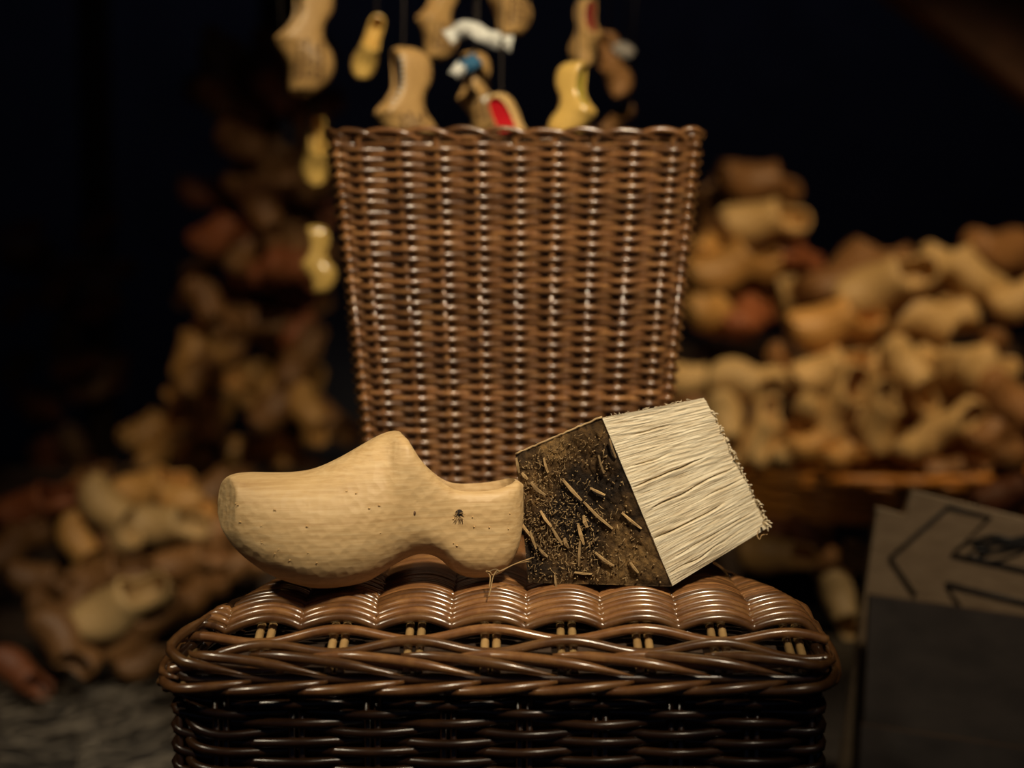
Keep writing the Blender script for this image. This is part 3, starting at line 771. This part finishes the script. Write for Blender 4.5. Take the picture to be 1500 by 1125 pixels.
# lower left heap
for (px, py, y, l, an, yw, ro, mt, lab) in [
    (178, 888, 2.55, 160, -24, 10, 62, 'clog_pale', 'clog with wide dark opening, nearest of the left floor heap'),
    (205, 915, 2.62, 160, -32, 0, 60, 'clog_brown', 'darker clog lying open side up right of the nearest left heap clog'),
    (95, 940, 2.5, 130, 45, 0, 110, 'clog_brown', 'plain brown clog sloping down to the right at the foot of the left heap'),
    (160, 752, 2.8, 130, 58, 0, 30, 'clog_pale', 'grey tan clog standing toe down with opening at top of the left heap'),
    (245, 770, 2.85, 130, 8, 10, 60, 'clog_pale', 'pale clog lying level in the upper middle of the left heap'), (225, 715, 2.95, 120, -5, 10, 50, 'clog_amber', 'amber clog lying on top of the left heap'), (160, 845, 2.7, 130, -10, 10, 50, 'clog_brown', 'brown clog just above the nearest open clog of the left heap'),
    (115, 800, 2.8, 110, 75, 0, 40, 'clog_amber', 'amber clog standing upright at the left flank of the left heap'),
    (270, 735, 2.9, 100, 30, 30, 40, 'clog_amber', 'amber clog at the top right of the left heap'), (280, 825, 2.8, 120, -5, 20, 50, 'clog_brown', 'brown clog lying level just left of the chair seat corner'), (215, 790, 2.9, 110, 20, 20, 50, 'clog_brown', 'brown clog under the level pale clog of the left heap'),
    (55, 742, 2.9, 130, -15, 10, 60, 'clog_red', 'reddest clog, at the upper left of the left heap'), (30, 985, 2.5, 110, 40, 10, 80, 'clog_red', 'dull red brown clog at the very bottom left beside the shavings'),
    (60, 850, 2.7, 110, 20, 20, 40, 'clog_brown', 'brown clog on the far left flank of the left heap'), (110, 885, 2.65, 90, -40, 60, 40, 'clog_brown', 'small brown clog with its toe forward at the left flank'), (290, 870, 2.7, 100, -25, 30, 40, 'clog_brown', "brown clog touching the shadow of the chair's left front corner"), (20, 800, 2.8, 120, -30, 30, 40, 'clog_brown', 'brown clog cut by the left picture edge'),
    (315, 780, 2.9, 110, 0, 30, 40, 'clog_brown', "brown clog seen just left of the big clog's toe"), (320, 715, 3.0, 110, -20, 30, 40, 'clog_brown', "brown clog high in the heap left of the big clog's toe"), (120, 715, 2.95, 100, -30, 20, 50, 'clog_brown', 'brown clog at the upper left of the heap behind the standing one'), (345, 830, 2.9, 100, 0, 30, 40, 'clog_brown', "brown clog half hidden under the big clog's toe"),
    (180, 800, 2.85, 110, 30, 60, 0, 'clog_brown', 'dark brown clog in the core of the left heap'), (230, 860, 2.8, 110, 10, 60, 0, 'clog_brown', 'dark brown clog right of the nearest open clog'), (70, 900, 2.65, 100, 60, 30, 20, 'clog_brown', 'brown clog behind the plain clog at the foot of the left heap'), (145, 950, 2.62, 110, 10, 10, 20, 'clog_brown', 'brown clog at the foot of the left heap, middle'), (215, 970, 2.6, 100, -10, 20, 20, 'clog_brown', 'brown clog at the foot of the left heap, beside the chair skirt')]:
    o = put(px, py, y, l, an, yw, ro, mt)
    if lab: tag(o, lab, 'clog', 'clogs of the left floor heap')
    else: tag(o, 'brown or tan clog tangled in the heap on the floor left of the chair', 'clog', 'tangled clogs of the left floor heap')
# support mound: a rough dark crate the heap leans on
def crate(name, label, c, sx, sy, sz, slats=4):
    e = empty(name, c); tag(e, label, 'crate')
    for s in range(slats):
        z = (s+.5)*sz/slats; h = sz/slats*.82
        for ax, o_ in ((0, -sy/2), (0, sy/2)):
            V, Fc = box_geo((0, o_, z), sx, .014, h); mesh_obj('slat', V, Fc, M['darkwood'], e, False)
        for o_ in (-sx/2+.008, sx/2-.008):
            V, Fc = box_geo((o_, 0, z), .014, sy-.03, h); mesh_obj('slat', V, Fc, M['darkwood'], e, False)
    V, Fc = box_geo((0, 0, sz*.93), sx-.04, sy-.04, .012); mesh_obj('lid', V, Fc, M['darkwood'], e, False)
    return e
crate('crate', 'dark slatted crate buried behind the left floor heap', (-.72, 3.22, FZ), .80, .40, .30)
# column of clogs tied round a post
post = tag(mesh_obj('post', *tube_geo([Vector((-.56, 3.85, FZ)), Vector((-.56, 3.85, 2.46))], .05, 12), M['darkwood']), 'dark round post inside the tall column of clogs', 'post')
ncol = 0
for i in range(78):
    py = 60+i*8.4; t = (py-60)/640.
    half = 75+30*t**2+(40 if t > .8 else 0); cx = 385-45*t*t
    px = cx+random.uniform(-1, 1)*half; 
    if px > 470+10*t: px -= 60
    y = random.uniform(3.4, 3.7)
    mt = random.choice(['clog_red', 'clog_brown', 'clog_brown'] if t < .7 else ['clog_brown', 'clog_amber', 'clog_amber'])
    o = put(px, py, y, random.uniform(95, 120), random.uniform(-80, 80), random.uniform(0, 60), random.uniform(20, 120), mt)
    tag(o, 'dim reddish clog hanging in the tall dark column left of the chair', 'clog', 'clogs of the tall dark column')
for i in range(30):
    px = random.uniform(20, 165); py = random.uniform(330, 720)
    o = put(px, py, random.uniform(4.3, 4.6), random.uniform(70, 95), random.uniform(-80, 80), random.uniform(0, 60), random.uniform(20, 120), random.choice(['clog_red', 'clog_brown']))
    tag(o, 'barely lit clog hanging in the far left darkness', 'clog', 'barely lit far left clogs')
post = tag(mesh_obj('post', *tube_geo([Vector((-1.25, 4.75, FZ)), Vector((-1.25, 4.75, 2.46))], .05, 12), M['darkwood']), 'dark round post in the far left darkness', 'post')

# ------------------------------------------------------------------ settle the heaps: clogs that interpenetrate slide apart in depth
import numpy as np
def settle(objs, ymin, ymax, cull=(), it=160):
    C = np.array((0, 0, HCAM)); n = len(objs)
    pos = np.array([tuple(o.location) for o in objs]); ln = np.array([o.scale[0] for o in objs]); ax = []
    for o in objs:
        v = o.rotation_euler.to_matrix() @ Vector((1, 0, 0)); ax.append(tuple(v))
    ax = np.array(ax)
    offs = np.array((-.36, -.12, .12, .36)); rad = ln*.145
    for k in range(it):
        sp = pos[:, None, :]+ax[:, None, :]*(offs[None, :, None]*ln[:, None, None])
        d = sp[:, None, :, None, :]-sp[None, :, None, :, :]
        dist = np.sqrt((d**2).sum(-1)).reshape(n, n, -1); m = dist.min(-1)
        ov = rad[:, None]+rad[None, :]-m; np.fill_diagonal(ov, 0); ov = np.maximum(ov, 0)
        if ov.max() < .002: break
        sg = np.sign(pos[:, None, 1]-pos[None, :, 1]+1e-6*(np.arange(n)[:, None]-np.arange(n)[None, :]))
        mv = (ov*sg).sum(1)*.35
        ny = np.clip(pos[:, 1]+np.clip(mv, -.03, .03), ymin, ymax)
        # slide along the line of sight so the heap keeps its outline
        f = ny/pos[:, 1]; pos = C+(pos-C)*f[:, None]
    for o, p in zip(objs, pos):
        f = p[1]/o.location.y; o.location = p; o.scale = tuple(q*f for q in o.scale)
    dead = []
    idx = [i for i in range(n) if objs[i].get('group', '') in cull]
    idx.sort(key=lambda i: -pos[i, 1])
    for i in idx:
        row = [ov[i, j] for j in range(n) if j not in dead]
        if max(row) > .012: dead.append(i)
    for i in dead: bpy.data.objects.remove(objs[i])
allc = [o for o in bpy.data.objects if o.name.split('.')[0] == 'clog']
right = [o for o in allc if o.location.x > .2 and o.location.y > 2.9]
heap = [o for o in allc if o.get('group') == 'clogs of the left floor heap']
colm = [o for o in allc if o.get('group') == 'clogs of the tall dark column']
far = [o for o in allc if o.get('group') == 'barely lit far left clogs']
settle(right, 2.93, 4.0, cull=('buried clogs at the back of the right pile',))
settle(heap, 2.45, 3.2, cull=())
settle(colm, 3.3, 4.2, cull=('clogs of the tall dark column',))
settle(far, 4.1, 4.9, cull=('barely lit far left clogs',))
print('CLOGS', len([o for o in bpy.data.objects if o.name.split('.')[0] == 'clog']))

# ------------------------------------------------------------------ hanging souvenirs above the chair back
rail = mesh_obj('hanging_rail', *tube_geo([Vector((-.6, 2.14, .86)), Vector((.6, 2.14, .86))], .012, 10), M['darkwood'])
tag(rail, 'dark rail above the picture from which the souvenir clogs hang', 'rail')
for x in (-.55, .55):
    mesh_obj('hanger', *tube_geo([Vector((x, 2.14, .86)), Vector((x, 2.14, 2.47))], .004, 6), M['darkwood'], rail)
def script_on(o, seed, mat='brownink', rows=4, x0=-.34, x1=.04, z0=.03, dz=.06, side=-1):
    """burnt squiggles following the flank of a clog (local unit coordinates)"""
    rnd = random.Random(seed); V, Fc = [], []
    for r_ in range(rows):
        x = x0+rnd.uniform(0, .04)
        while x < x1:
            ln = rnd.uniform(.05, .11); pts = []
            for i in range(12):
                xx = x+ln*i/11; zz = z0-.07+dz*r_+.022*math.sin(i*1.9+rnd.random())
                X = xx+.5; t, b, hw = interp(TAB, X); zc = b+(t-b)*.38; Z = zz+.2
                s = (Z-zc)/((t-zc) if Z > zc else (zc-b)); s = max(-.98, min(.98, s)); sa = abs(s)**1.15; ca = math.sqrt(1-sa*sa)
                yv = ca**(2/2.3)*hw*((1-.20*sa**1.5*min(1, max(0, (X-.15)/.3))) if s > 0 else 1)
                pts.append(Vector((sx(X)-.5, side*(yv+.001), zz)))
            tube_geo(pts, .008, 5, V=V, Fc=Fc); x += ln+.025
    m = mesh_obj('etched_script', V, Fc, M[mat], o); return m
def hang(o, dz=.05):
    # string as a part, in the clog's own coordinates
    bpy.context.view_layer.update()
    mi = o.matrix_basis.inverted(); c = o.location
    zmax = max((o.matrix_basis @ v.co).z for v in o.data.vertices)
    topv = max((o.matrix_basis @ v.co for v in o.data.vertices), key=lambda q: q.z)
    a_ = topv-Vector((0, 0, .004)); b_ = Vector((topv.x, 2.14, .86))
    V, Fc = tube_geo([a_, b_], .0012, 5, up=Vector((0, 1, 0)))
    s = mesh_obj('string', [mi @ v for v in V], Fc, M['string'], o); return s
def souv(label, px, py, y, lpx, ang, yaw, roll, mat, flip=False, sy=1., script=None, string=True, side=-1):
    o = put(px, py, y, lpx, ang, yaw, roll, mat, me=souvenir, name='souvenir_clog', flip=flip, sy=sy)
    tag(o, label, 'clog')
    if script is not None: script_on(o, script, side=side)
    if string: hang(o)
    return o
# toe down: ang=-90 -> toe (local -x) points down
s1 = souv('large hanging souvenir clog with dark etched flowers at upper left', 455, 55, 2.2, 172, -88, 0, 25, 'carved', script=1)
s2 = souv('glossy amber souvenir clog with one highlight, hanging left of centre', 541, 70, 2.15, 98, -72, 0, 100, 'varnish')
s3 = souv('souvenir clog with white stitched opening, hanging above left of the chair back', 602, 160, 2.05, 178, -92, 0, 27, 'carved', script=3)
s4 = souv('etched brown souvenir clog hanging just left of the white card', 646, 28, 2.2, 125, -86, 0, 40, 'carved', script=4)
s5 = souv('etched souvenir clog hanging at the top, right of the white card', 748, -12, 2.15, 135, -94, 0, 45, 'carved', script=5)
s6 = souv('painted souvenir clog hanging with a blue and white ribbon', 704, 135, 2.1, 120, -102, 0, 30, 'carved', script=6)
s8 = souv('souvenir clog with bright red lining peeking over the chair back', 756, 204, 1.98, 145, -116, 0, 72, 'clog_pale')
s9 = souv('glossy yellow souvenir clog hanging over the right half of the chair back', 834, 158, 2.0, 135, -84, 0, 150, 'varnish')
s10 = souv('brown souvenir clog with dark red opening above the glossy yellow one', 856, 48, 2.15, 100, -86, 0, 125, 'carved')
s11 = souv('dim grey topped souvenir clog right of the glossy yellow one', 900, 95, 2.35, 100, -105, 0, 60, 'clog_brown')
s12 = souv('small dim souvenir clog just above the chair back at right', 905, 175, 2.4, 60, -40, 0, 60, 'clog_brown')
s13 = souv('cream and amber souvenir clog hanging left of the chair back corner', 462, 222, 2.3, 105, -88, 0, 110, 'varnish')
s14 = souv('narrow yellow souvenir clog seen edge on left of the chair back', 470, 380, 2.35, 100, -98, 0, 10, 'varnish', sy=.7)
# white stitches round the opening of s3
for k in range(9):
    t = k/8; x = .16+.26*t; X = x+.5; tt, bb, hw = interp(TAB, X)
    z = tt-.2-.015; 
    V, Fc = box_geo((sx(X)-.5, -hw*.84, z+.008), .016, .06, .016); mesh_obj('stitch', V, Fc, M['white'], s3, False)
M['darkred'] = flat('dark_red_paint', (.16, .008, .012), .4)
def lining(o, mat, label, clip=.03):
    V, Fc = loft([(a_, min(b_, .40), c_, d_*.985) for a_, b_, c_, d_ in CAV if a_ > .32], 20, 20, ex=2.6, wide=.5)
    V = [Vector((sx(v.x)-.5, v.y, min(v.z, interp(TAB, min(.95, max(.05, v.x)))[0]-clip)-.2)) for v in V]
    mesh_obj('lining', V, Fc, M[mat], o)['label'] = label
lining(s8, 'red', 'bright red lining'); lining(s10, 'darkred', 'dark red lining'); lining(s9, 'green', 'yellow green lining')
def patch_on(o, x0, x1, a0, a1, mat, name, off=.004, n=14):
    V, Fc = [], []
    for j in range(n+1):
        for i in range(n+1):
            X = x0+(x1-x0)*i/n; a_ = R(a0+(a1-a0)*j/n); t, b, hw = interp(TAB, X); zc = b+(t-b)*.38
            ca, sa = math.cos(a_), math.sin(a_)
            yv = math.copysign(abs(ca)**(2/2.3), ca)*hw; z = zc+(abs(sa)**(2/2.3))*((t-zc) if sa > 0 else -(zc-b))
            if sa > 0: yv *= 1-.20*abs(sa)**1.5*min(1, max(0, (X-.15)/.3))
            c = Vector((X, 0, zc)); p = Vector((X, yv, z)); d_ = (p-c).normalized()
            q = p+d_*off; V.append(Vector((sx(q.x)-.5, q.y, q.z-.2)))
    for j in range(n):
        for i in range(n): Fc.append((j*(n+1)+i, j*(n+1)+i+1, (j+1)*(n+1)+i+1, (j+1)*(n+1)+i))
    return mesh_obj(name, V, Fc, M[mat], o)
patch_on(s6, .50, .60, 200, 330, 'blue', 'painted_band')['label'] = 'dark blue band'
# ribbons, card
def ribbon(name, pl, wid, mat, parent=None, thick=.0012, twist=0):
    c = catmull([P(*q) for q in pl], 6, False); V, Fc = [], []
    for i, p in enumerate(c):
        t = (c[min(i+1, len(c)-1)]-c[max(i-1, 0)]).normalized(); s = t.cross(Vector((0, 1, 0))).normalized()
        s = (s+Vector((0, .5*math.sin(i*.5+twist), 0))).normalized()
        ww = wid*(1+.15*math.sin(i*.9))
        for sg in (-1, 1):
            for dy in (-thick, thick): V.append(p+s*sg*ww+Vector((0, dy, 0)))
    for i in range(len(c)-1):
        a_ = i*4; b_ = a_+4
        for (m, n_) in ((0, 1), (1, 3), (3, 2), (2, 0)): Fc.append((a_+m, a_+n_, b_+n_, b_+m))
    Fc += [(0, 2, 3, 1), (len(V)-4, len(V)-3, len(V)-1, len(V)-2)]
    return mesh_obj(name, V, Fc, M[mat], parent)
tg = ribbon('paper_tag', [(655, 56, 2.04), (668, 48, 2.04), (690, 42, 2.03), (708, 52, 2.03), (728, 60, 2.02), (750, 64, 2.02)], .0105, 'white')
tag(tg, 'crumpled white paper tag with dark marks hanging over the souvenir clogs', 'tag')
V, Fc = [], []
for (x, y) in ((676, 50), (681, 54), (737, 60), (742, 65), (733, 58)):
    tube_geo([P(x-3, y-3, 2.008), P(x+1, y+4, 2.006), P(x+4, y-1, 2.008)], .0012, 5, V=V, Fc=Fc)
mesh_obj('ink_mark', V, Fc, M['ink'], tg)
mesh_obj('string', *tube_geo([P(700, 44, 2.03), Vector((P(700, 44, 2.03).x, 2.14, .86))], .0011, 5, up=Vector((0, 1, 0))), M['string'], tg)
rb = ribbon('ribbon', [(668, 104, 2.03), (678, 100, 2.02), (688, 94, 2.02), (700, 84, 2.03)], .010, 'blue')
tag(rb, 'blue ribbon bow with white end on the painted souvenir clog', 'ribbon')
ribbon('ribbon_end', [(664, 98, 2.015), (672, 104, 2.01), (680, 108, 2.015)], .009, 'white', rb)['label'] = 'white ribbon end'
ribbon('ribbon_end', [(708, 148, 2.02), (716, 144, 2.02), (724, 152, 2.02)], .004, 'white', rb)['label'] = 'white ribbon tip'
mesh_obj('string', *tube_geo([P(696, 84, 2.03), Vector((P(700, 44, 2.03).x+.004, 2.14, .86))], .0011, 5, up=Vector((0, 1, 0))), M['string'], rb)
def fluff(label, px, py, y, rpx, sx, sz, rot):
    n = 10; V = []; Fc = []; r = rpx*y/F; c = P(px, py, y); m = Matrix.Rotation(R(rot), 3, 'Y')
    bm = bmesh.new(); bmesh.ops.create_icosphere(bm, subdivisions=3, radius=1)
    for v in bm.verts:
        q = v.co*(1+.25*noise.noise(v.co*2.5+Vector((px, 0, 0)))); v.co = m @ Vector((q.x*r*sx, q.y*r*.5, q.z*r*sz))
    me_ = bpy.data.meshes.new('fabric_bow'); bm.to_mesh(me_); bm.free(); me_.polygons.foreach_set('use_smooth', [True]*len(me_.polygons)); me_.materials.append(M['greywhite'])
    o = bpy.data.objects.new('fabric_bow', me_); col.objects.link(o); o.location = c; tag(o, label, 'bow')
    s = mesh_obj('string', *tube_geo([Vector((0, 0, 0)), Vector((0, 2.14-c.y, .86-c.z))], .0011, 5, up=Vector((0, 1, 0))), M['string'], o)
    return o
fluff('grey white cloth bow hanging left of the cream and amber clog', 424, 194, 2.32, 18, .7, 1.3, -25)
fluff('dim grey cloth bow on top of the grey topped souvenir clog', 914, 74, 2.33, 14, 1.2, .8, 20)

# ------------------------------------------------------------------ boards at lower right
def board(name, poly, y0, ky, th, mat, parent=None, emat=None):
    """flat board: poly in picture pixels laid on the upright plane y = y0 + ky*(px-1300)"""
    n = len(poly); fr = [P(px, py, y0+ky*(px-1300)) for px, py in poly]; V = fr+[p+Vector((0, th, 0)) for p in fr]
    Fc = [tuple(range(n)), tuple(reversed(range(n, 2*n)))]+[(i, n+i, n+(i+1) % n, (i+1) % n) for i in range(n)]
    o = mesh_obj(name, V, Fc, M[mat], parent, smooth=False)
    if emat:
        o.data.materials.append(M[emat])
        for p in o.data.polygons[2:]: p.material_index = 1
    bm = bmesh.new(); bm.from_mesh(o.data); bmesh.ops.recalc_face_normals(bm, faces=bm.faces); bm.to_mesh(o.data); bm.free()
    return o
Y1, K1 = 1.95, -.0003
ply = board('plywood_sign', [(1285, 744), (1326, 755), (1336, 719), (1640, 795), (1700, 1285), (1215, 1262), (1240, 1060)], Y1, K1, .016, 'ply', emat='plyedge')
tag(ply, 'pale plywood sign with a hand drawn arrow outline pointing left', 'sign')
def stroke(pl, wid, name='arrow_outline', y0=Y1, ky=K1, parent=ply, smooth=False):
    pts = [P(px, py, y0+ky*(px-1300)-.0012) for px, py in pl]
    if smooth: pts = catmull(pts, 6, False)
    V, Fc = tube_geo(pts, wid, 6, up=Vector((0, 1, 0)), flat=1.0); 
    return mesh_obj(name, V, Fc, M['ink'], parent)
stroke([(1341, 872), (1304, 817), (1390, 742), (1451, 757), (1394, 812), (1560, 848)], .0026)
stroke([(1406, 888), (1386, 855), (1560, 897)], .0026)
stroke([(1400, 806), (1425, 792), (1470, 788), (1440, 800), (1420, 812), (1450, 822), (1490, 812), (1525, 790), (1500, 786), (1450, 800), (1435, 815), (1480, 800), (1540, 788)], .0018, 'scribble', smooth=True)
stroke([(1425, 795), (1455, 785), (1490, 792), (1530, 786), (1500, 800), (1450, 808), (1430, 800), (1470, 795), (1520, 798)], .0024, 'scribble', smooth=True)
dk = board('dark_board', [(1274, 872), (1600, 918), (1640, 1310), (1255, 1290)], 1.90, K1, .012, 'slate', emat='darkwood')
tag(dk, 'blank dark board leaning in front of the plywood sign', 'board')
lb = board('lower_board', [(1262, 1062), (1600, 1112), (1640, 1325), (1250, 1300)], 1.87, K1, .010, 'slate', emat='darkwood')
tag(lb, 'low dark board standing in front of the blank dark board', 'board')

# ------------------------------------------------------------------ shavings on the floor, left
V, Fc = [], []
for i in range(420):
    x = random.uniform(-1.15, -.38); y = random.uniform(2.1, 2.65); a_ = random.gauss(.5, .5); ln = random.uniform(.02, .09)
    p = Vector((x, y, FZ+random.uniform(.002, .03))); q = p+Vector((math.cos(a_)*ln, math.sin(a_)*ln, random.uniform(-.004, .012)))
    tube_geo([p, p.lerp(q, .5)+Vector((0, 0, .004)), q], [.001, .003, .001], 4, V=V, Fc=Fc)
o = mesh_obj('wood_shavings', V, Fc, M['shaving'], smooth=False)
tag(o, 'grey wood shavings and straw strewn on the floor at the lower left', 'shavings', kind='stuff')

# ------------------------------------------------------------------ the chair's strands go under the panel they are woven into
V, Fc = [], []
for z in (-.075, -.235):
    for i in range(120): p, n_ = ol(TOT*i/120); V.append(p-n_*.021+Vector((0, 0, z)))
for i in range(120): Fc.append((i, (i+1) % 120, 120+(i+1) % 120, 120+i))
sk = ch('skirt', V, Fc, M['darkwood'])
ob = {o.name: o for o in chair.children}
ob['seat_board'].name = 'seat'; ob['back_liner'].name = 'backrest'
seat, back = bpy.data.objects['seat'], bpy.data.objects['backrest']
for o in list(chair.children):
    k = o.name.split('.')[0]
    if k in ('seat_strand', 'seat_stake', 'edge_strand', 'border_strand', 'border_core'): o.parent = seat
    elif k in ('back_strand', 'back_stake', 'top_border_strand'): o.parent = back
    elif k in ('skirt_strand', 'skirt_stake', 'lower_rail'): o.parent = sk
